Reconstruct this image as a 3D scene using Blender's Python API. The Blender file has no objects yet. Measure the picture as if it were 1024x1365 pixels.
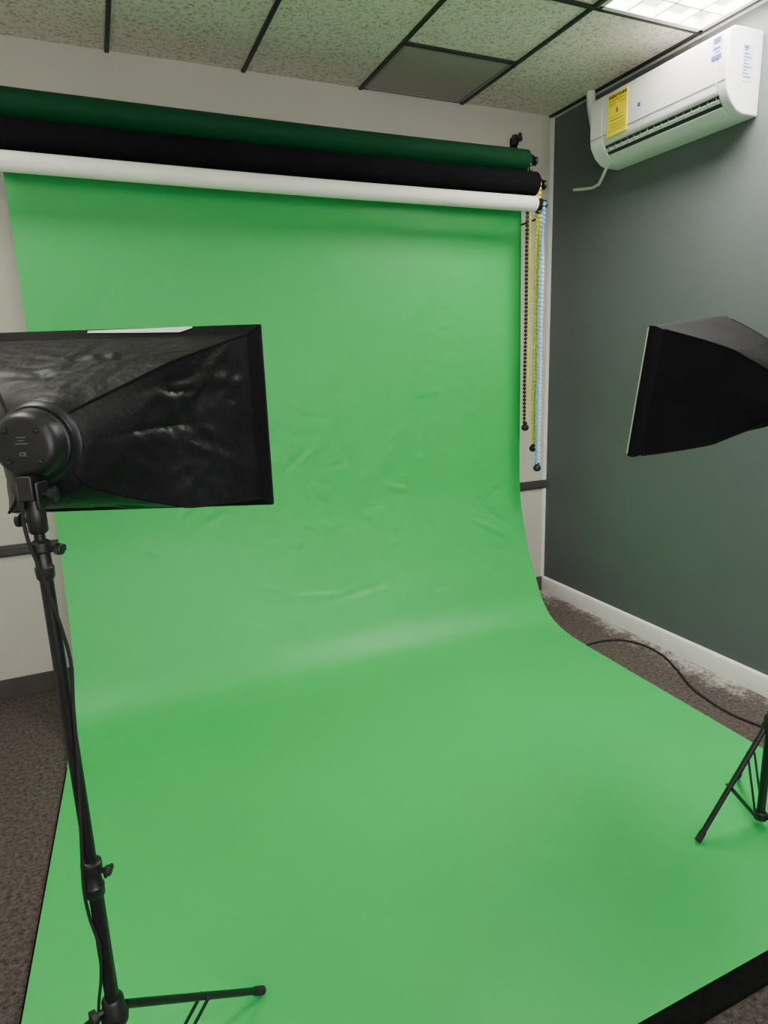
import bpy, bmesh, math, random
from mathutils import Vector, Matrix, noise
random.seed(4)
C = bpy.context.scene.collection
R = math.radians
# ---------------------------------------------------------------- camera
PSI, TH, ROLL, F = R(23.5), R(12.9), R(1.9), 855.0
CAM = Vector((-2.69, -3.45, 1.56))
fw = Vector((math.sin(PSI)*math.cos(TH), math.cos(PSI)*math.cos(TH), -math.sin(TH)))
r0 = Vector((math.cos(PSI), -math.sin(PSI), 0)); u0 = r0.cross(fw)
RR = r0*math.cos(ROLL) - u0*math.sin(ROLL); UU = r0*math.sin(ROLL) + u0*math.cos(ROLL)
cd = bpy.data.cameras.new('camera'); cam = bpy.data.objects.new('camera', cd); C.objects.link(cam)
M = Matrix((RR, UU, -fw)).transposed().to_4x4(); M.translation = CAM; cam.matrix_world = M
cd.sensor_fit = 'VERTICAL'; cd.sensor_height = 36; cd.sensor_width = 27; cd.lens = F/1365*36; cd.clip_start = .02
bpy.context.scene.camera = cam
def ray(px, py): return RR*(px-512) - UU*(py-682.5) + fw*F
def on(px, py, ax, v):
    d = ray(px, py); return CAM + d*((v-CAM[ax])/d[ax])

# ---------------------------------------------------------------- materials
def nt(name):
    m = bpy.data.materials.new(name); m.use_nodes = True
    n = m.node_tree.nodes; return m, n, m.node_tree.links, n['Principled BSDF']
def mat(name, col, rough=.5, metal=0, vscale=8, var=.12, bump=0, bscale=60, spec=.5, detail=4):
    m, n, l, b = nt(name)
    tc = n.new('ShaderNodeTexCoord'); no = n.new('ShaderNodeTexNoise')
    no.inputs['Scale'].default_value = vscale; no.inputs['Detail'].default_value = detail
    l.new(tc.outputs['Object'], no.inputs['Vector'])
    cr = n.new('ShaderNodeValToRGB'); l.new(no.outputs['Fac'], cr.inputs['Fac'])
    cr.color_ramp.elements[0].position = .3; cr.color_ramp.elements[1].position = .7
    cr.color_ramp.elements[0].color = [c*(1-var) for c in col]+[1]
    cr.color_ramp.elements[1].color = [min(1, c*(1+var)) for c in col]+[1]
    l.new(cr.outputs['Color'], b.inputs['Base Color'])
    b.inputs['Roughness'].default_value = rough; b.inputs['Metallic'].default_value = metal
    b.inputs['Specular IOR Level'].default_value = spec
    if bump:
        n2 = n.new('ShaderNodeTexNoise'); n2.inputs['Scale'].default_value = bscale; n2.inputs['Detail'].default_value = 5
        l.new(tc.outputs['Object'], n2.inputs['Vector'])
        bp = n.new('ShaderNodeBump'); bp.inputs['Strength'].default_value = bump; bp.inputs['Distance'].default_value = .01
        l.new(n2.outputs['Fac'], bp.inputs['Height']); l.new(bp.outputs['Normal'], b.inputs['Normal'])
    return m
def emis(name, col, s):
    m, n, l, b = nt(name); b.inputs['Base Color'].default_value = (*col, 1)
    b.inputs['Emission Color'].default_value = (*col, 1); b.inputs['Emission Strength'].default_value = s; return m
m_wall = mat('painted_wall', (.68, .64, .58), .7, 0, 3, .03, .08, 200)
m_wallb = mat('painted_back_wall', (.53, .515, .435), .7, 0, 3, .03, .08, 200)
m_dark = mat('dark_slate_paint', (.110, .124, .124), .65, 0, 2, .04, .10, 160, .35)
m_rail = mat('dark_rail', (.05, .047, .045), .4)
m_vinyl = mat('vinyl_base', (.07, .06, .052), .5)
m_white = mat('white_trim', (.80, .78, .74), .45, 0, 12, .04)
m_green = mat('green_paper', (.026, .452, .092), .47, 0, 1.2, .04, .30, 8.0, .44)
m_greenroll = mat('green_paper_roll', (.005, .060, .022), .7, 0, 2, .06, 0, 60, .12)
m_blackpaper = mat('black_paper', (.004, .004, .005), .9, 0, 3, .2, .15, 20, .12)
m_whitepaper = mat('white_paper', (.90, .86, .79), .6, 0, 3, .02, .1, 20)
m_black = mat('black_plastic', (.010, .010, .011), .42, 0, 20, .2)
m_metal = mat('black_metal', (.012, .012, .013), .35, .2, 20, .2)
m_rubber = mat('rubber', (.01, .01, .01), .8)
m_cloth = mat('softbox_fabric', (.006, .006, .007), .45, 0, 9, .35, .50, 24, .24)
m_cloth2 = mat('darkened_matte_fabric', (.003, .003, .0035), .7, 0, 9, .3, .05, 30, .08)  # same softbox fabric, shade put into its colour against the added window light
m_hem = mat('softbox_hem', (.004, .004, .0045), .75, 0, 9, .3, .2, 60, .12)
m_diff = mat('diffuser_cloth', (.6, .62, .6), .8)
m_lamp = mat('lamp_plastic', (.008, .008, .010), .42, .1, 12, .2)
m_chrome = mat('steel', (.55, .56, .58), .28, .9)
m_ac = mat('ac_plastic', (.76, .75, .74), .35, 0, 3, .02)
m_acdark = mat('ac_outlet', (.02, .02, .022), .5)
m_acvane = mat('ac_vane', (.22,.22,.22), .5)
m_yel = mat('yellow_sticker', (.90, .68, .005), .5, 0, 5, .03)
m_ink = mat('ink_black', (.02, .02, .02), .6)
m_blue = mat('ink_blue', (.06, .08, .30), .5)
m_lab = mat('label_white', (.60, .64, .70), .5)
m_cy = mat('yellow_chain', (.95, .80, .03), .4); m_cb = mat('blue_chain', (.14, .40, .78), .4); m_ck = mat('black_chain', (.02, .02, .012), .4)
m_cw = mat('white_chain', (.8, .82, .84), .4)
m_grid = mat('grid_black', (.022, .022, .02), .5); m_gridw = mat('grid_white', (.7, .7, .66), .4)
m_mat = mat('black_mat', (.005, .005, .005), .9, 0, 60, .3, .5, 300, .12)
m_mark = mat('grey_print', (.16, .16, .16), .6)
m_lampglow = emis('tube_glow', (1, .98, .93), 6)
m_tile, n, l, b = nt('fissured_tile')
tc = n.new('ShaderNodeTexCoord'); n1 = n.new('ShaderNodeTexNoise'); n1.inputs['Scale'].default_value = 72; n1.inputs['Detail'].default_value = 6
n1.inputs['Roughness'].default_value = .7
cr = n.new('ShaderNodeValToRGB'); cr.color_ramp.elements[0].position = .36; cr.color_ramp.elements[1].position = .50
cr.color_ramp.elements[0].color = (.36, .33, .28, 1); cr.color_ramp.elements[1].color = (.82, .755, .655, 1)
l.new(tc.outputs['Object'], n1.inputs['Vector']); l.new(n1.outputs['Fac'], cr.inputs['Fac']); l.new(cr.outputs['Color'], b.inputs['Base Color'])
bp = n.new('ShaderNodeBump'); bp.inputs['Strength'].default_value = .5; bp.inputs['Distance'].default_value = .004
l.new(n1.outputs['Fac'], bp.inputs['Height']); l.new(bp.outputs['Normal'], b.inputs['Normal']); b.inputs['Roughness'].default_value = .9
m_vent, n, l, b = nt('perforated_vent')
tc = n.new('ShaderNodeTexCoord'); v = n.new('ShaderNodeTexVoronoi'); v.inputs['Scale'].default_value = 80; v.inputs['Randomness'].default_value = .0
cr = n.new('ShaderNodeValToRGB'); cr.color_ramp.elements[0].position = .28; cr.color_ramp.elements[1].position = .40
cr.color_ramp.elements[0].color = (.06, .057, .053, 1); cr.color_ramp.elements[1].color = (.38, .35, .31, 1)
l.new(tc.outputs['Object'], v.inputs['Vector']); l.new(v.outputs['Distance'], cr.inputs['Fac']); l.new(cr.outputs['Color'], b.inputs['Base Color']); b.inputs['Roughness'].default_value = .6
m_carpet, n, l, b = nt('carpet')
tc = n.new('ShaderNodeTexCoord'); n1 = n.new('ShaderNodeTexNoise'); n1.inputs['Scale'].default_value = 62; n1.inputs['Detail'].default_value = 9; n1.inputs['Roughness'].default_value = .85
cr = n.new('ShaderNodeValToRGB'); cr.color_ramp.elements[0].position = .38; cr.color_ramp.elements[1].position = .64
cr.color_ramp.elements[0].color = (.027, .022, .020, 1); cr.color_ramp.elements[1].color = (.195, .160, .142, 1)
l.new(tc.outputs['Object'], n1.inputs['Vector']); l.new(n1.outputs['Fac'], cr.inputs['Fac'])
sx = n.new('ShaderNodeSeparateXYZ'); l.new(tc.outputs['Object'], sx.inputs[0])
mr = n.new('ShaderNodeMapRange'); mr.inputs[1].default_value = -.34; mr.inputs[2].default_value = -.015; mr.inputs[3].default_value = 0; mr.inputs[4].default_value = .20
l.new(sx.outputs['X'], mr.inputs[0])
n3 = n.new('ShaderNodeTexNoise'); n3.inputs['Scale'].default_value = 26; n3.inputs['Detail'].default_value = 14; n3.inputs['Roughness'].default_value = .95
l.new(tc.outputs['Object'], n3.inputs['Vector'])
n4 = n.new('ShaderNodeTexNoise'); n4.inputs['Scale'].default_value = 4.5; n4.inputs['Detail'].default_value = 3; l.new(tc.outputs['Object'], n4.inputs['Vector'])
m4 = n.new('ShaderNodeMath'); m4.operation = 'MULTIPLY_ADD'; l.new(n4.outputs['Fac'], m4.inputs[0]); m4.inputs[1].default_value = .30; m4.inputs[2].default_value = -.13
ad = n.new('ShaderNodeMath'); ad.operation = 'ADD'; l.new(mr.outputs[0], ad.inputs[0]); l.new(n3.outputs['Fac'], ad.inputs[1])
ad2 = n.new('ShaderNodeMath'); ad2.operation = 'ADD'; l.new(ad.outputs[0], ad2.inputs[0]); l.new(m4.outputs[0], ad2.inputs[1])
c2 = n.new('ShaderNodeValToRGB'); c2.color_ramp.elements[0].position = .67; c2.color_ramp.elements[1].position = .76
l.new(ad2.outputs[0], c2.inputs['Fac'])
mm = n.new('ShaderNodeMapRange'); mm.inputs[1].default_value = -.38; mm.inputs[2].default_value = -.28; l.new(sx.outputs['X'], mm.inputs[0])
mu = n.new('ShaderNodeMath'); mu.operation = 'MULTIPLY'; l.new(c2.outputs['Color'], mu.inputs[0]); l.new(mm.outputs[0], mu.inputs[1])
mx = n.new('ShaderNodeMixRGB'); l.new(mu.outputs[0], mx.inputs['Fac']); l.new(cr.outputs['Color'], mx.inputs['Color1']); mx.inputs['Color2'].default_value = (.52, .48, .43, 1)
l.new(mx.outputs['Color'], b.inputs['Base Color']); b.inputs['Roughness'].default_value = .95; b.inputs['Specular IOR Level'].default_value = .1
bp = n.new('ShaderNodeBump'); bp.inputs['Strength'].default_value = 1; bp.inputs['Distance'].default_value = .008
l.new(n1.outputs['Fac'], bp.inputs['Height']); l.new(bp.outputs['Normal'], b.inputs['Normal'])

# ---------------------------------------------------------------- mesh builder
class MB:
    def __init__(s): s.bm = bmesh.new()
    def box(s, x0, x1, y0, y1, z0, z1, mtx=None):
        v = [s.bm.verts.new((x, y, z)) for x in (x0, x1) for y in (y0, y1) for z in (z0, z1)]
        for f in ((0,1,3,2),(4,6,7,5),(0,4,5,1),(2,3,7,6),(0,2,6,4),(1,5,7,3)): s.bm.faces.new([v[i] for i in f])
        if mtx:
            for q in v: q.co = mtx @ q.co
        return s
    def tube(s, pts, r, n=12, cap=True):
        pts = [Vector(p) for p in pts]; rings = []
        ref = None
        for i, p in enumerate(pts):
            t = (pts[min(i+1, len(pts)-1)] - pts[max(i-1, 0)]).normalized()
            if ref is None: ref = Vector((0,0,1)) if abs(t.z) < .9 else Vector((1,0,0))
            a = t.cross(ref).normalized(); ref = a.cross(t).normalized(); 
            rr = r[i] if isinstance(r, (list, tuple)) else r
            rings.append([s.bm.verts.new(p + (a*math.cos(2*math.pi*k/n) + ref*math.sin(2*math.pi*k/n))*rr) for k in range(n)])
        for A, B in zip(rings, rings[1:]):
            for k in range(n): s.bm.faces.new((A[k], A[(k+1)%n], B[(k+1)%n], B[k]))
        if cap: s.bm.faces.new(rings[0][::-1]); s.bm.faces.new(rings[-1])
        return s
    def lathe(s, o, ax, prof, n=32):
        o = Vector(o); ax = Vector(ax).normalized()
        return s.tube_rings(o, ax, prof, n)
    def tube_rings(s, o, ax, prof, n):
        ref = Vector((0,0,1)) if abs(ax.z) < .9 else Vector((1,0,0))
        a = ax.cross(ref).normalized(); b2 = a.cross(ax).normalized(); rings = []
        for d, r in prof:
            rings.append([s.bm.verts.new(o + ax*d + (a*math.cos(2*math.pi*k/n) + b2*math.sin(2*math.pi*k/n))*max(r, 1e-4)) for k in range(n)])
        for A, B in zip(rings, rings[1:]):
            for k in range(n): s.bm.faces.new((A[k], A[(k+1)%n], B[(k+1)%n], B[k]))
        s.bm.faces.new(rings[0][::-1]); s.bm.faces.new(rings[-1]); return s
    def prism(s, poly, y0, y1):
        A = [s.bm.verts.new((x, y0, z)) for x, z in poly]; B = [s.bm.verts.new((x, y1, z)) for x, z in poly]
        k = len(poly)
        for i in range(k): s.bm.faces.new((A[i], A[(i+1)%k], B[(i+1)%k], B[i]))
        s.bm.faces.new(A[::-1]); s.bm.faces.new(B); return s
    def slab(s, poly, z0, z1):
        A = [s.bm.verts.new((x, y, z0)) for x, y in poly]; B = [s.bm.verts.new((x, y, z1)) for x, y in poly]
        k = len(poly)
        for i in range(k): s.bm.faces.new((A[i], A[(i+1)%k], B[(i+1)%k], B[i]))
        s.bm.faces.new(A[::-1]); s.bm.faces.new(B); return s
    def grid(s, rows, closed=False):
        V = [[s.bm.verts.new(p) for p in r] for r in rows]
        for A, B in zip(V, V[1:]):
            m = len(A)
            for k in range(m if closed else m-1): s.bm.faces.new((A[k], A[(k+1)%m], B[(k+1)%m], B[k]))
        return V
    def build(s, name, m, parent=None, smooth=True, bevel=0, recalc=True):
        if recalc: bmesh.ops.recalc_face_normals(s.bm, faces=s.bm.faces)
        me = bpy.data.meshes.new(name); s.bm.to_mesh(me); s.bm.free(); me.materials.append(m)
        if smooth:
            for p in me.polygons: p.use_smooth = True
            try: me.set_sharp_from_angle(angle=R(38))
            except Exception: pass
        o = bpy.data.objects.new(name, me); C.objects.link(o)
        if parent: o.parent = parent
        if bevel:
            bv = o.modifiers.new('bevel', 'BEVEL'); bv.width = bevel; bv.segments = 3; bv.limit_method = 'ANGLE'
        return o
def tag(o, label, cat, group=None):
    o['label'] = label; o['category'] = cat
    if group: o['group'] = group
    return o
def thing(name, label, cat, loc=(0,0,0), rz=0, group=None):
    o = bpy.data.objects.new(name, None); C.objects.link(o); o.location = loc; o.rotation_euler = (0,0,rz); o.empty_display_size = .1
    return tag(o, label, cat, group)
def struct(o): o['kind'] = 'structure'; return o
def text(name, body, size, mtx, m, parent, ext=.0004, bold=0):
    cu = bpy.data.curves.new(name, 'FONT'); cu.body = body; cu.size = size; cu.extrude = ext; cu.align_x = 'CENTER'; cu.align_y = 'CENTER'; cu.offset = bold
    t = bpy.data.objects.new(name, cu); C.objects.link(t)
    dg = bpy.context.evaluated_depsgraph_get(); me = bpy.data.meshes.new_from_object(t.evaluated_get(dg))
    C.objects.unlink(t); bpy.data.objects.remove(t)
    me.transform(mtx); me.materials.clear(); me.materials.append(m)
    o = bpy.data.objects.new(name, me); C.objects.link(o); o.parent = parent; return o

H = 2.96; XL = -4.25; YF = -5.6
# ---------------------------------------------------------------- room shell
struct(MB().box(XL-.1, .1, YF-.1, .1, -.1, 0).build('floor', m_carpet, smooth=False))
struct(MB().box(XL-.1, .1, 0, .1, 0, H+.2).build('wall_back', m_wallb, smooth=False))
struct(MB().box(0, .1, YF, 0, 0, H+.2).build('wall_right', m_dark, smooth=False))
struct(MB().box(XL-.1, XL, YF, 0, 0, H+.2).build('wall_left', m_wall, smooth=False))
struct(MB().box(XL-.1, .1, YF-.1, YF, 0, H+.2).build('wall_front', m_wall, smooth=False))
struct(MB().prism([(0,0),(-.016,0),(-.016,.085),(-.011,.095),(-.004,.1),(0,.1)], YF, 0).build('baseboard_right', m_white))
struct(MB().box(XL, -.016, -.008, 0, 0, .10).build('baseboard_back', m_vinyl, bevel=.002))
struct(MB().box(XL, -.002, -.018, 0, .730, .768).box(XL, -.002, -.010, 0, .72, .778).build('trim_1', m_rail, bevel=.003))
struct(MB().box(-.026, 0, -.006, 0, .10, H).build('trim_2', m_white))
wn = struct(MB().box(-3.4, -.9, YF, YF+.01, .85, 2.45).build('added_window_1', emis('added_pane_glow', (.95, .97, 1), 1.2), smooth=False))  # added glowing window, out of view, to brighten the hanging paper
wf = MB()
for a in ((-3.46,-3.40,.79,2.51),(-.90,-.84,.79,2.51),(-3.40,-.90,.79,.85),(-3.40,-.90,2.45,2.51),(-2.17,-2.13,.85,2.45)): wf.box(a[0], a[1], YF, YF+.04, a[2], a[3])
wf.build('added_window_frame', m_white, wn, smooth=False)
ld = bpy.data.lights.new('added_fill_light', 'AREA'); ld.shape = 'RECTANGLE'; ld.size = 2.4; ld.size_y = 1.5; ld.energy = 58; ld.color = (.98, .98, 1)  # added area light at the unseen window, fills the upright sheet
lo = bpy.data.objects.new('added_fill_light', ld); C.objects.link(lo); lo.location = (-2.15, YF+.05, 1.65); lo.rotation_euler = (R(90), 0, 0)
xs = [-.03, -.637, -1.246, -1.855, -2.464, -3.073, -3.682, XL]
ys = [0, -1.05, -2.27, -3.49, -4.71, YF]
lights = [(0, 1), (2, 3), (5, 1)]
cl = MB(); g = MB()
for i in range(len(xs)-1):
    for j in range(len(ys)-1):
        if (i, j) in lights: continue
        y0 = ys[j]
        if (i, j) == (1, 0): y0 = -.52
        cl.box(xs[i+1], xs[i], ys[j+1], y0, H+.006, H+.02)
cl.box(-.03, 0, YF, 0, H+.006, H+.02)
cl.box(XL-.1, .1, YF-.1, .1, H+.2, H+.25)
ceil = struct(cl.build('ceiling', m_tile, smooth=False))
gw = .0092
for x in xs[:-1]: g.box(x-gw, x+gw, YF, 0, H-.004, H+.008)
for y in ys[1:-1]: g.box(XL, -.0, y-gw, y+gw, H-.0035, H+.0075)
g.box(xs[2], xs[1], -.52-gw, -.52+gw, H-.0035, H+.0075)
o = g.build('grid', m_grid, ceil, smooth=False)
MB().box(-.016, 0, YF, 0, H-.006, H+.005).build('wall_angle', m_gridw, ceil, smooth=False)

v = thing('ceiling_vent', 'square grey perforated vent panel set in the tiled ceiling', 'vent', (-.9415, -.264, H))
MB().box(-.288, .288, -.244, .252, .004, .012).build('grille', m_vent, v, smooth=False)
fr = MB()
for a in ((-.294,-.276,-.246,.256),(.276,.294,-.246,.256),(-.292,.292,-.246,-.232),(-.292,.292,.242,.256)): fr.box(*a, 0, .014)
fr.build('frame', mat('vent_frame', (.25, .23, .21), .5), v, smooth=False)

def troffer(i, j, label, power):
    x0, x1, y0, y1 = xs[i+1]+.012, xs[i]-.012, ys[j+1]+.012, ys[j]-.012
    cx, cy = (x0+x1)/2, (y0+y1)/2; hx, hy = (x1-x0)/2, (y1-y0)/2
    t = thing('ceiling_light', label, 'ceiling light', (cx, cy, H), 0, None)
    hb = MB().box(-hx, hx, -hy, hy, .12, .13)
    for a in ((-hx,-hx+.004,-hy,hy),(hx-.004,hx,-hy,hy),(-hx,hx,-hy,-hy+.004),(-hx,hx,hy-.004,hy)): hb.box(*a, 0, .12)
    hb.build('housing', m_white, t, smooth=False)
    f2 = MB()
    for a in ((-hx,-hx+.022,-hy,hy),(hx-.022,hx,-hy,hy),(-hx,hx,-hy,-hy+.022),(-hx,hx,hy-.022,hy)): f2.box(*a, -.006, .006)
    f2.build('frame', m_white, t, bevel=.002)
    for k in (-1, 0, 1):
        MB().tube([(k*.17, -hy+.03, .085), (k*.17, hy-.03, .085)], .013).build('tube', m_lampglow, t)
    lv = MB()
    for k in range(1, 4): x = -hx + 2*hx*k/4; lv.box(x-.004, x+.004, -hy+.02, hy-.02, .0, .03)
    for k in range(1, 9): y = -hy + 2*hy*k/9; lv.box(-hx+.02, hx-.02, y-.004, y+.004, .0, .03)
    lv.build('louver', m_white, t, smooth=False)
    ld = bpy.data.lights.new('ceiling_lamp', 'AREA'); ld.shape = 'RECTANGLE'; ld.size = 2*hx-.05; ld.size_y = 2*hy-.05; ld.energy = power; ld.color = (1, .965, .91)
    lo = bpy.data.objects.new('ceiling_lamp', ld); C.objects.link(lo); lo.location = (cx, cy, H+.05)
troffer(0, 1, 'bright fluorescent ceiling light with white grid louver above the air conditioner', 90)
troffer(2, 3, 'added unseen fluorescent ceiling light with white louver behind the camera', 34)  # extra fixture added out of view to lift the backdrop
troffer(5, 1, 'added unseen fluorescent ceiling light with white louver over the left side of the room', 36)  # second extra fixture, also unseen, added as fill for the paper

# ---------------------------------------------------------------- backdrop rolls
XS = -2.97
def roll(name, label, cat, Y, Z, rad, m, xe):
    t = thing(name, label, cat, (xe, Y, Z))
    W = xe - XS
    rows = []; n = 40
    b_ = MB()
    for i in range(61):
        x = -W*i/60
        rows.append([Vector((x, math.cos(2*math.pi*k/n)*(rad+.0015*noise.noise(Vector((x*3, k*.3, Z)))), math.sin(2*math.pi*k/n)*rad - .006*math.sin(math.pi*i/60))) for k in range(n)])
    V = b_.grid(rows, True); b_.bm.faces.new(V[0]); b_.bm.faces.new(V[-1][::-1])
    b_.build('roll', m, t)
    for s in (1, -1):
        ox = 0 if s > 0 else -W
        MB().lathe((ox, 0, 0), (s, 0, 0), [(-.01, .022), (.006, .024), (.008, .013), (.024, .013), (.025, .028), (.029, .031), (.0295, .021), (.036, .021), (.0365, .031), (.040, .028), (.041, .012), (.052, .010)]).build('end_plug', m_black, t)
        MB().lathe((ox+s*.050, 0, 0), (s, 0, 0), [(0, .012), (.002, .022), (.014, .025), (.019, .021), (.022, .006)]).build('knob', m_black, t)
    return t
GY, GZ, GR = -.235, 2.635, .052
BY, BZ = -.362, 2.480; WY, WZ = -.412, 2.368
XG, XB, XW = -.370, -.404, -.436
tg = roll('paper_backdrop', 'seamless green paper backdrop hanging from the top roll and sweeping over the floor', 'backdrop', GY, GZ, GR, m_greenroll, XG)
tb = roll('paper_roll', 'black paper roll mounted between the green roll and the white roll', 'paper roll', BY, BZ, .060, m_blackpaper, XB)
tw = roll('paper_roll', 'thin white paper roll, lowest of the three rolls on the wall', 'paper roll', WY, WZ, .038, m_whitepaper, XW)
prof = [(-.183, GZ), (-.186, 2.3), (-.192, 1.8), (-.198, 1.4), (-.203, .95), (-.214, .77), (-.247, .607), (-.302, .435), (-.371, .295), (-.455, .155), (-.555, .07), (-.68, .032), (-.83, .019), (-1.1, .0165), (-1.6, .0165), (-2.1, .0165), (-2.565, .0165)]
def catmull(P, step):
    out = []
    for i in range(len(P)-1):
        p0, p1, p2, p3 = [Vector(P[max(0, min(len(P)-1, i+k))]) for k in (-1, 0, 1, 2)]
        L = (p2-p1).length; n = max(2, int(L/step)) 
        m1 = (p2-p0)*(L/max(1e-6, (p2-p1).length+(p1-p0).length)); m2 = (p3-p1)*(L/max(1e-6, (p3-p2).length+(p2-p1).length))
        for k in range(n):
            t = k/n; out.append(p1*(2*t**3-3*t*t+1) + m1*(t**3-2*t*t+t) + p2*(-2*t**3+3*t*t) + m2*(t**3-t*t))
    out.append(Vector(P[-1])); return out
cp = catmull(prof, .011)
xr, xl = -.358, -2.93
def edge(s):
    f1 = min(1, max(0, (s-2.35)/.6)); f1 = f1*f1*(3-2*f1); e = max(0, s-2.95)
    return xr - .022*f1 - .040*e/1.09, xl - .045*f1 - .066*e/1.09
creases = []
rng = random.Random(23)
for _ in range(90):
    creases.append((rng.uniform(-2.6, -.5), rng.gauss(1.90, .34), rng.uniform(-.8, .9), rng.uniform(.022, .075), rng.uniform(.010, .020), rng.choice((-1, 1))*rng.uniform(.0012, .0036)))
for _ in range(60):
    creases.append((rng.uniform(-2.2, -.5), rng.uniform(.7, 1.9), rng.uniform(-.9, .9), rng.uniform(.03, .08), rng.uniform(.012, .024), rng.choice((-1, 1))*rng.uniform(.001, .0028)))
creases += [(-.62, 2.05, .5, .10, .015, .009), (-.55, 2.0, .7, .08, .014, -.008), (-1.75, 2.28, .12, .14, .016, .006), (-1.5, 2.3, -.1, .11, .015, -.005), (-1.2, 1.75, .3, .07, .015, .007), (-2.0, 2.2, .3, .08, .015, .006)]
b_ = MB(); rows = []; s = 0; NX = 210; mat_edge = []
for i, q in enumerate(cp):
    if i: s += (q-cp[i-1]).length
    tng = (cp[min(i+1, len(cp)-1)]-cp[max(i-1, 0)]).normalized(); nr = Vector((tng.y, -tng.x))
    row = []
    hang = 1 if s < 2.4 else max(0, 1-(s-2.4)/.35)
    er, el = edge(s)
    if q.x < -.8: mat_edge.append((er, el, q.x))
    near = [c for c in creases if abs(s-c[1]) < .3]
    for k in range(NX+1):
        u = k/NX; x = er + (el-er)*u
        amp = .0028*noise.noise(Vector((x*1.6, s*1.3, 0)))*hang*min(1, s/.5) + .0018*noise.noise(Vector((x*6, s*5, 3)))*hang*min(1, max(0, s-.6))
        if .5 < s < 2.8:
            for (cx, cs, an, L, w, h) in near:
                dx, ds = x-cx, s-cs
                if abs(dx) < .4:
                    a = dx*math.cos(an)+ds*math.sin(an); c = -dx*math.sin(an)+ds*math.cos(an)
                    amp += h*math.exp(-(a/L)**2-(c/w)**2)*hang
        if s > 2.7: amp += .0010*max(0, noise.noise(Vector((x*2, s*2, 7))))
        row.append(Vector((x, q.x, q.y)) + Vector((0, -abs(nr.x), abs(nr.y)))*amp)
    rows.append(row)
b_.grid(rows)
sh = b_.build('sheet', m_green, None)
sh.parent = tg; sh.location = -tg.location
def bracket(x, label, offs):
    t = thing('wall_bracket', label, 'bracket', (x, 0, 2.62), 0, None)
    MB().box(-.02, .02, -.006, 0, -.32, .20).build('plate', m_metal, t, bevel=.002)
    MB().box(-.003, .003, -.045, -.004, -.31, .19).build('spine', m_metal, t, bevel=.001)
    for (Y, Z, ox) in zip((GY, BY, WY), (GZ, BZ, WZ), offs):
        z = Z-2.62; hk = [(0, -.04, z-.035), (ox*.3, Y+.06, z-.045), (ox, Y+.015, z-.030), (ox, Y, z-.021), (ox, Y-.018, z-.012), (ox, Y-.022, z+.006), (ox, Y-.022, z+.02)]
        MB().tube(hk, .0065, 8).build('hook', m_metal, t)
    for z in (.16, -.28): MB().lathe((.012, -.006, z), (0,-1,0), [(0, .006), (.002, .006), (.004, .003)]).build('screw', m_chrome, t)
    MB().box(-.010, .010, -.085, -.004, .165, .185).box(-.028, .004, -.055, -.03, .15, .205).box(.012, .030, -.05, -.04, .19, .22).build('top_clamp', m_black, t, bevel=.003)
    return t
bracket(-.295, 'black triple hook wall bracket holding the right ends of the rolls', (XG+.016+.295, XB+.016+.295, XW+.016+.295))
bracket(-3.04, 'black triple hook wall bracket holding the left ends of the rolls', (XS-.016+3.04,)*3)
def chain(x, Y, ztop, zbot, m, label, R_=.024, sw=.0092, m2=None):
    t = thing('pull_chain', label, 'chain', (x, Y, zbot), 0, 'pull chains beside the green backdrop')
    sts = [MB(), MB()]
    for si, s_ in enumerate((-1, 1)):
        st = sts[si if m2 else 0]
        L = ztop-zbot; n_ = int(L/.022)
        for k in range(n_):
            z = .02+k*.022; w = s_*(.004+(R_-.004)*min(1, max(0, (z-(L-.30))/.24)))
            wy = .002*math.sin(z*9+s_)
            st.lathe((s_*sw, w+wy, z), (0,0,1), [(0, .003), (.0015, .0100), (.015, .0100), (.0165, .003), (.022, .003)], 8)
    sts[0].build('beads', m, t)
    if m2: sts[1].build('beads', m2, t)
    MB().lathe((0,0,.03), (0,0,-1), [(0,.004),(.004,.012),(.012,.014),(.016,.010),(.020,.016),(.028,.022),(.040,.023),(.050,.018),(.056,.006)], 20).build('weight', m_black, t)
    return t
chain(XG+.033-.008, GY, GZ, 1.17, m_ck, 'black and yellow bead pull chain nearest the paper edge, with the highest weight', sw=.0108, m2=m_cy)
chain(XB+.033-.007, BY, BZ, 1.06, m_cy, 'yellow bead pull chain ending in a black weight', sw=.0104)
chain(XW+.033+.018, WY, WZ, .95, m_cb, 'blue and white bead pull chain with the lowest black weight', sw=.0108, m2=m_cw)

# ---------------------------------------------------------------- black mat under the paper
me_ = mat_edge[::12] + [mat_edge[-1]]
poly = [(e[1]-.006, e[2]) for e in me_] + [(me_[-1][1]-.01, -2.622), (me_[-1][0]+.006, -2.622)] + [(e[0]+.004, e[2]) for e in reversed(me_)]
tag(MB().slab(poly, 0, .012).build('floor_mat', m_mat, smooth=False), 'black mat showing along the front edge under the green paper', 'mat')

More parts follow.
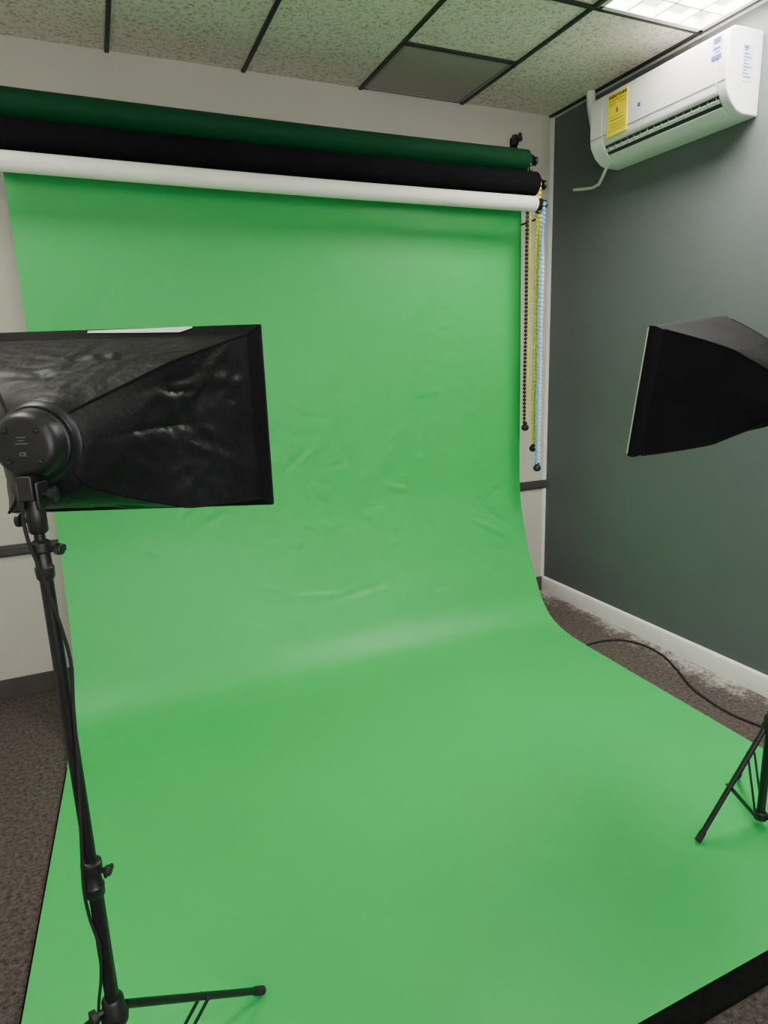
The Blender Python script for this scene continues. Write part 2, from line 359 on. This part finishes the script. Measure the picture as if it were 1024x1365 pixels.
# ---------------------------------------------------------------- air conditioner
ac = thing('air_conditioner', 'white wall-mounted split air conditioner with yellow sticker on the dark wall', 'air conditioner', (0, -.95, 2.53))
full = [(0,.0),(-.09,0),(-.125,.010),(-.165,.04),(-.194,.085),(-.2,.12),(-.202,.2),(-.2,.275),(-.192,.302),(-.17,.314),(-.12,.318),(0,.318)]
notch = [(0,.0),(-.09,0),(-.125,.010),(-.156,.034),(-.130,.05),(-.138,.082),(-.184,.074),(-.194,.085),(-.2,.12),(-.202,.2),(-.2,.275),(-.192,.302),(-.17,.314),(-.12,.318),(0,.318)]
MB().prism(full, -.40, -.355).prism(notch, -.355, .31).prism(full, .31, .40).build('body', m_ac, ac, bevel=.006)
MB().prism([(-.150,.034),(-.132,.05),(-.139,.080),(-.178,.074),(-.168,.056)], -.353, .308).build('outlet', m_acdark, ac)
for k in range(16):
    y = -.34+k*.0415
    MB().box(-.178, -.154, y, y+.003, .048, .072).build('vane', m_acvane, ac, smooth=False)
mt = Matrix.Translation((-.1715, 0, .054)) @ Matrix.Rotation(R(48), 4, 'Y')
MB().box(-.008, .008, -.352, .307, -.002, .002, mt).build('flap', m_ac, ac, bevel=.001)
MB().box(-.2025, -.2005, -.398, .398, .118, .1195).build('seam', m_mark, ac, smooth=False)
tx = Matrix(((0,0,-1,0),(-1,0,0,0),(0,1,0,0),(0,0,0,1)))
def fr_mtx(y, z, x=-.2048): 
    m_ = tx.copy(); m_.translation = (x, y, z); return m_
DY = -.028
st = MB().box(-.2046, -.199, .17+DY, .30+DY, .098, .285).build('energy_sticker', m_yel, ac, smooth=False)
text('lettering', 'ENERGYGUIDE', .0175, fr_mtx(.235+DY, .270), m_ink, st, bold=.0007)
text('lettering', '$', .03, fr_mtx(.235+DY, .205), m_ink, st)
li = MB()
for (y0, y1, z0, z1) in ((.18,.29,.252,.2545),(.18,.225,.240,.2415),(.18,.215,.232,.2335),(.245,.29,.240,.2415),(.25,.29,.232,.2335),(.19,.28,.180,.1815),(.19,.28,.165,.168),(.18,.29,.150,.1515),(.18,.27,.143,.1445),(.18,.28,.136,.1375),(.18,.26,.129,.1305),(.18,.29,.118,.1195)):
    li.box(-.2051, -.2045, y0+DY, y1+DY, z0, z1)
li.build('small_print', m_ink, st, smooth=False)
s2 = MB().box(-.2046, -.195, -.372, -.325, .205, .29).build('feature_sticker', m_lab, ac, smooth=False)
b2 = MB()
for (y0, y1, z0, z1) in ((-.372,-.325,.205,.222),(-.365,-.332,.262,.284),(-.365,-.332,.240,.250),(-.365,-.34,.229,.234)): b2.box(-.2051, -.2045, y0, y1, z0, z1)
b2.build('printed_blocks', m_blue, s2, smooth=False)
s3 = MB().box(-.115, -.055, -.4012, -.398, .12, .255).build('rating_label', m_lab, ac, smooth=False)
b3 = MB()
for k in range(9): b3.box(-.108, -.065-.012*(k % 3), -.4018, -.4011, .135+k*.012, .139+k*.012)
b3.box(-.11,-.085,-.4018,-.4011,.238,.25)
b3.build('small_print', m_blue, s3, smooth=False)
MB().box(-.2046, -.200, .060, .073, .175, .190).build('indicator', m_blue, ac, smooth=False)
MB().tube([(-.06,.38,.05),(-.06,.42,.06),(-.06,.455,.10),(-.058,.50,.18),(-.055,.54,.27),(-.052,.57,.36),(-.05,.58,.43)], .024, 16).build('line_cover', m_white, ac)
MB().tube([(-.12,.33,.02),(-.10,.38,.0),(-.07,.44,-.025),(-.04,.50,-.045),(-.02,.57,-.045),(-.012,.66,-.03),(-.012,.74,-.015)], .008, 12).build('drain_hose', m_white, ac)

# ---------------------------------------------------------------- light stands
def stand(x, y, ang, crown, hub, top, label):
    t = thing('light_stand', label, 'light stand', (x, y, 0.0), 0, None)
    zb = .0185
    MB().tube([(0,0,hub), (0,0,.66)], .0128, 20).build('pole', m_metal, t)
    MB().tube([(0,0,.66), (0,0,1.27)], .0106, 20).build('pole', m_metal, t)
    MB().tube([(0,0,1.27), (0,0,top)], .0085, 20).build('pole', m_metal, t)
    for z, sc in ((.66, .86), (1.27, .74)):
        MB().lathe((0,0,z-.045*sc), (0,0,1), [(0,.0155*sc),(.004,.019*sc),(.028*sc,.020*sc),(.032*sc,.017*sc),(.062*sc,.0165*sc),(.066*sc,.021*sc),(.085*sc,.021*sc),(.09*sc,.014*sc)]).build('collar', m_black, t)
        a = R(-30); d = Vector((math.cos(a), math.sin(a), 0))
        kb = MB().lathe(Vector((0,0,z+.018))+d*.012, d, [(0,.005),(.012,.005),(.013,.008),(.017,.010),(.024,.009),(.025,.003)], 12)
        kb.box(-.003, .003, -.013, .013, -.005, .005, Matrix.Translation(Vector((0,0,z+.018))+d*.032) @ Matrix.Rotation(a, 4, 'Z'))
        kb.build('knob', m_black, t, bevel=.001)
    MB().lathe((0,0,crown-.03), (0,0,1), [(0,.017),(.003,.024),(.022,.026),(.03,.021),(.055,.020),(.06,.016)]).build('crown', m_black, t)
    MB().lathe((0,0,hub-.012), (0,0,1), [(0,.014),(.003,.02),(.026,.02),(.03,.015)]).build('hub', m_black, t)
    d = Vector((math.cos(R(200)), math.sin(R(200)), 0))
    MB().lathe(Vector((0,0,crown+.01))+d*.018, d, [(0,.006),(.012,.006),(.014,.014),(.024,.015),(.026,.006)], 12).build('knob', m_black, t)
    for k in range(3):
        a = R(ang+120*k); d = Vector((math.cos(a), math.sin(a), 0)); sd = Vector((-d.y, d.x, 0))
        p0 = d*.024+Vector((0,0,crown-.012)); p1 = d*LEGR+Vector((0,0,zb+.010))
        lg = MB().tube([p0, p1], .0082, 12).build('leg', m_metal, t)
        dr = (p1-p0).normalized()
        MB().tube([p1-dr*.035, p1-dr*.02, p1+dr*.003], [.0095,.0105,.0105], 12).build('rubber_foot', m_rubber, lg)
        mid = p0.lerp(p1, .52)
        q = d*.018+Vector((0,0,hub))
        br = MB().tube([q+sd*.011, mid+sd*.011], .0038, 8).tube([q-sd*.011, mid-sd*.011], .0038, 8)
        br.tube([mid-sd*.014, mid+sd*.014], .004, 8).build('brace', m_metal, t)
    return t
LEGR = .375
stand(-2.80, -2.31, 33, .36, .06, 1.33, 'tall black tripod light stand in the left foreground')
LEGR = .250
SX, SY = -.832, -2.240
stand(SX, SY, 173, .395, .055, 1.30, 'black tripod light stand at the right edge of the green paper')

# ---------------------------------------------------------------- softboxes
def softbox(x, y, z, heading, pitch, label, D=.40, W=.60, Hh=.40, et=.78, eb=.34, ew=.80, bul=0, tape=False, wk=1, roll_=0, cloth=None, hw_=.027):
    t = thing('softbox_light', label, 'softbox light', (x, y, z))
    t.rotation_euler = (pitch, roll_, -heading)
    y0 = .045; rb = .058
    N = 176; T = 66
    rf = random.Random(8)
    folds = [(rf.uniform(-math.pi, math.pi), rf.uniform(.15, .9), rf.uniform(-1.5, 1.5), rf.uniform(.08, .24), rf.uniform(.022, .045), rf.choice((-1, 1))*rf.uniform(.008, .022)) for _ in range(95)]
    def unit(k):
        u = 8*k/N; sgn = [(1, u) if u < 1 else (2-u, 1) if u < 3 else (-1, 4-u) if u < 5 else (u-6, -1) if u < 7 else (1, u-8)][0]
        sq = Vector(sgn); ci = sq.normalized(); return sq, ci
    def section(hw, hht, hhb, sqr, yy, tt, wr):
        row = []
        for k in range(N):
            sq, ci = unit(k); p = ci.lerp(sq, sqr)
            px, pz = p.x*hw, p.y*(hht if p.y > 0 else hhb)
            edge_ = min(abs(sq.x), abs(sq.y))
            f = 1-.045*(1-edge_**2)*math.sin(math.pi*min(1, tt))
            if wr:
                ang = math.atan2(sq.y, sq.x)
                for (fa, ft, fs, L, w, h) in folds:
                    da = (ang-fa+math.pi) % (2*math.pi)-math.pi; dt = tt-ft; da *= .5+.5*tt
                    a_ = dt*math.cos(fs)+da*math.sin(fs); c_ = -dt*math.sin(fs)+da*math.cos(fs)
                    e_ = (a_/L)**2+(c_/w)**2
                    if e_ < 6: f += wk*wr*h*math.exp(-e_)*(1-edge_**6)
            row.append(Vector((px*f, yy, pz*f)))
        return row
    HT = Hh/2-.020
    def dims(tt):
        b2_ = bul*math.sin(math.pi*tt)
        return rb+(W/2-hw_+.001-rb)*tt**ew, rb+(HT-rb)*tt**et+b2_, rb+(HT-rb)*tt**eb
    if hw_ < .02: HT = Hh/2-hw_*.7
    rows = []
    for i in range(T+1):
        tt = i/T; hw, ht, hb_ = dims(tt)
        rows.append(section(hw, ht, hb_, min(1, tt*2.2), y0+(D-.03)*tt, tt, math.sin(math.pi*tt)**.6 if 0 < tt < 1 else 0))
    b_ = MB(); b_.grid(rows, True); b_.build('shell', cloth or m_cloth, t)
    def sq(i, yy): return section(W/2-i, Hh/2-i, Hh/2-i, 1, yy, 0, 0)
    b_ = MB(); rows = [section(W/2-hw_, HT-.001, HT-.001, 1, y0+D-.031, 0, 0), sq(.002, y0+D-.014), sq(0, y0+D-.010), sq(0, y0+D+.008), sq(.004, y0+D+.008), sq(.004, y0+D-.010)]
    b_.grid(rows, True); b_.build('hem', m_hem, t)
    MB().box(-W/2+.005, W/2-.005, y0+D+.002, y0+D+.015, -Hh/2+.005, Hh/2-.005).build('diffuser', m_diff, t, bevel=.003)
    if tape:
        b_ = MB(); b_.grid([[Vector((-.07, y0+D-.020, HT+.013)), Vector((.04, y0+D-.024, HT+.010)), Vector((.13, y0+D-.026, HT+.008)), Vector((.155, y0+D-.017, HT+.0165))],
                            [Vector((-.07, y0+D-.016, HT+.0175)), Vector((.04, y0+D-.015, HT+.0185)), Vector((.13, y0+D-.0145, HT+.0195)), Vector((.155, y0+D-.0145, HT+.0195))]])
        b_.build('hook_tape', m_diff, t)
    rim = MB()
    for sx in (-1, 1):
        for sz in (-1, 1):
            pts = []
            for i in range(30):
                tt = i/29; hw, ht, hb_ = dims(tt); k_ = .7071+(1-.7071)*min(1, tt*2.2)
                pts.append(Vector((sx*hw*k_, y0+(D-.03)*tt, sz*(ht if sz > 0 else hb_)*k_)))
            rim.tube(pts, .0028, 6)
    rim.build('seam', m_hem, t)
    MB().lathe((0,.065,0), (0,-1,0), [(0,.058),(.004,.066),(.02,.068),(.024,.062),(.030,.060)], 48).build('speed_ring', m_lamp, t)
    hd = MB().lathe((0,.035,0), (0,-1,0), [(0,.056),(.008,.057),(.010,.0545),(.026,.0535),(.036,.050),(.042,.045),(.0445,.038),(.045,.0)], 48).build('lamp_head', m_lamp, t)
    for k in range(4):
        a = R(45+90*k); MB().lathe((.034*math.cos(a), -.009, .034*math.sin(a)), (0,-1,0), [(0,.004),(.003,.004),(.004,.002)], 10).build('screw', m_metal, hd)
    mt = Matrix(((1,0,0,0),(0,0,-1,-.0104),(0,1,0,-.012),(0,0,0,1)))
    text('lettering', 'CE', .009, mt, m_mark, hd)
    pl = MB()
    for k, w in enumerate((.018, .010, .014)): pl.box(-w/2, w/2, -.0106, -.0098, .004+k*.005, .0050+k*.005)
    pl.build('small_print', m_mark, hd, smooth=False)
    MB().box(-.012, .012, -.022, .022, -.085, -.045).box(-.018, -.012, -.018, .018, -.10, -.055).box(.012, .018, -.018, .018, -.10, -.055).build('tilt_bracket', m_black, t, bevel=.004)
    MB().lathe((0,0,-.14), (0,0,1), [(0,.012),(.004,.015),(.04,.015),(.05,.012),(.06,.011)], 20).build('pole_socket', m_black, t)
    MB().lathe((.018,0,-.077), (1,0,0), [(0,.006),(.008,.006),(.010,.012),(.018,.013),(.020,.006)], 14).build('knob', m_black, t)
    MB().lathe((-.013,0,-.118), (-1,0,0), [(0,.005),(.010,.005),(.012,.011),(.018,.011),(.019,.004)], 14).build('knob', m_black, t)
    return t
sb1 = softbox(-2.80, -2.31, 1.455, PSI, 0, 'black softbox light seen from behind on the left foreground stand', D=.41, tape=True, wk=1.8)
sb2 = softbox(SX, SY, 1.424, R(-22), R(8.5), 'black softbox light at the right edge in front of the dark wall', D=.315, Hh=.380, et=.72, eb=.60, ew=.86, bul=.006, wk=.5, roll_=R(-4.2), cloth=m_cloth2, hw_=.012)
def smooth_path(P, n=8):
    P = [Vector(p) for p in P]; out = []
    for i in range(len(P)-1):
        p0, p1, p2, p3 = [P[max(0, min(len(P)-1, i+k))] for k in (-1,0,1,2)]
        for k in range(n):
            t = k/n; out.append(.5*((2*p1)+(p2-p0)*t+(2*p0-5*p1+4*p2-p3)*t*t+(3*p1-p0-3*p2+p3)*t**3))
    out.append(P[-1]); return out
MB().tube(smooth_path([(-.006,-.005,-.05),(-.008,-.02,-.09),(-.010,-.018,-.14),(.002,-.016,-.20),(.011,-.012,-.26),(.016,-.005,-.31),(.019,0,-.37),(.016,-.008,-.45),(.012,-.014,-.55),(-.002,-.016,-.70),(-.013,-.013,-.80),(-.013,-.01,-.87),(.0,-.016,-.93),(-.006,-.016,-1.0),(-.022,-.01,-1.07),(-.032,-.02,-1.16),(-.038,-.05,-1.25),(-.02,-.10,-1.33),(-.02,-.16,-1.405),(-.03,-.26,-1.430),(-.06,-.4,-1.430)]), .003, 8).build('power_cord', m_rubber, sb1)
pts = [on(px, py, 2, .006) for px, py in ((782,860),(800,855),(828,853),(858,860),(884,874),(903,893),(922,916),(950,937),(978,953),(1010,966),(1060,985))]
tag(MB().tube(smooth_path(pts), .0055, 8).build('extension_cord', m_rubber), 'thin black cord lying on the carpet between green paper and right wall', 'cord')

# ---------------------------------------------------------------- world
w = bpy.data.worlds.new('world'); bpy.context.scene.world = w; w.use_nodes = True
w.node_tree.nodes['Background'].inputs[0].default_value = (.5, .52, .5, 1); w.node_tree.nodes['Background'].inputs[1].default_value = .05
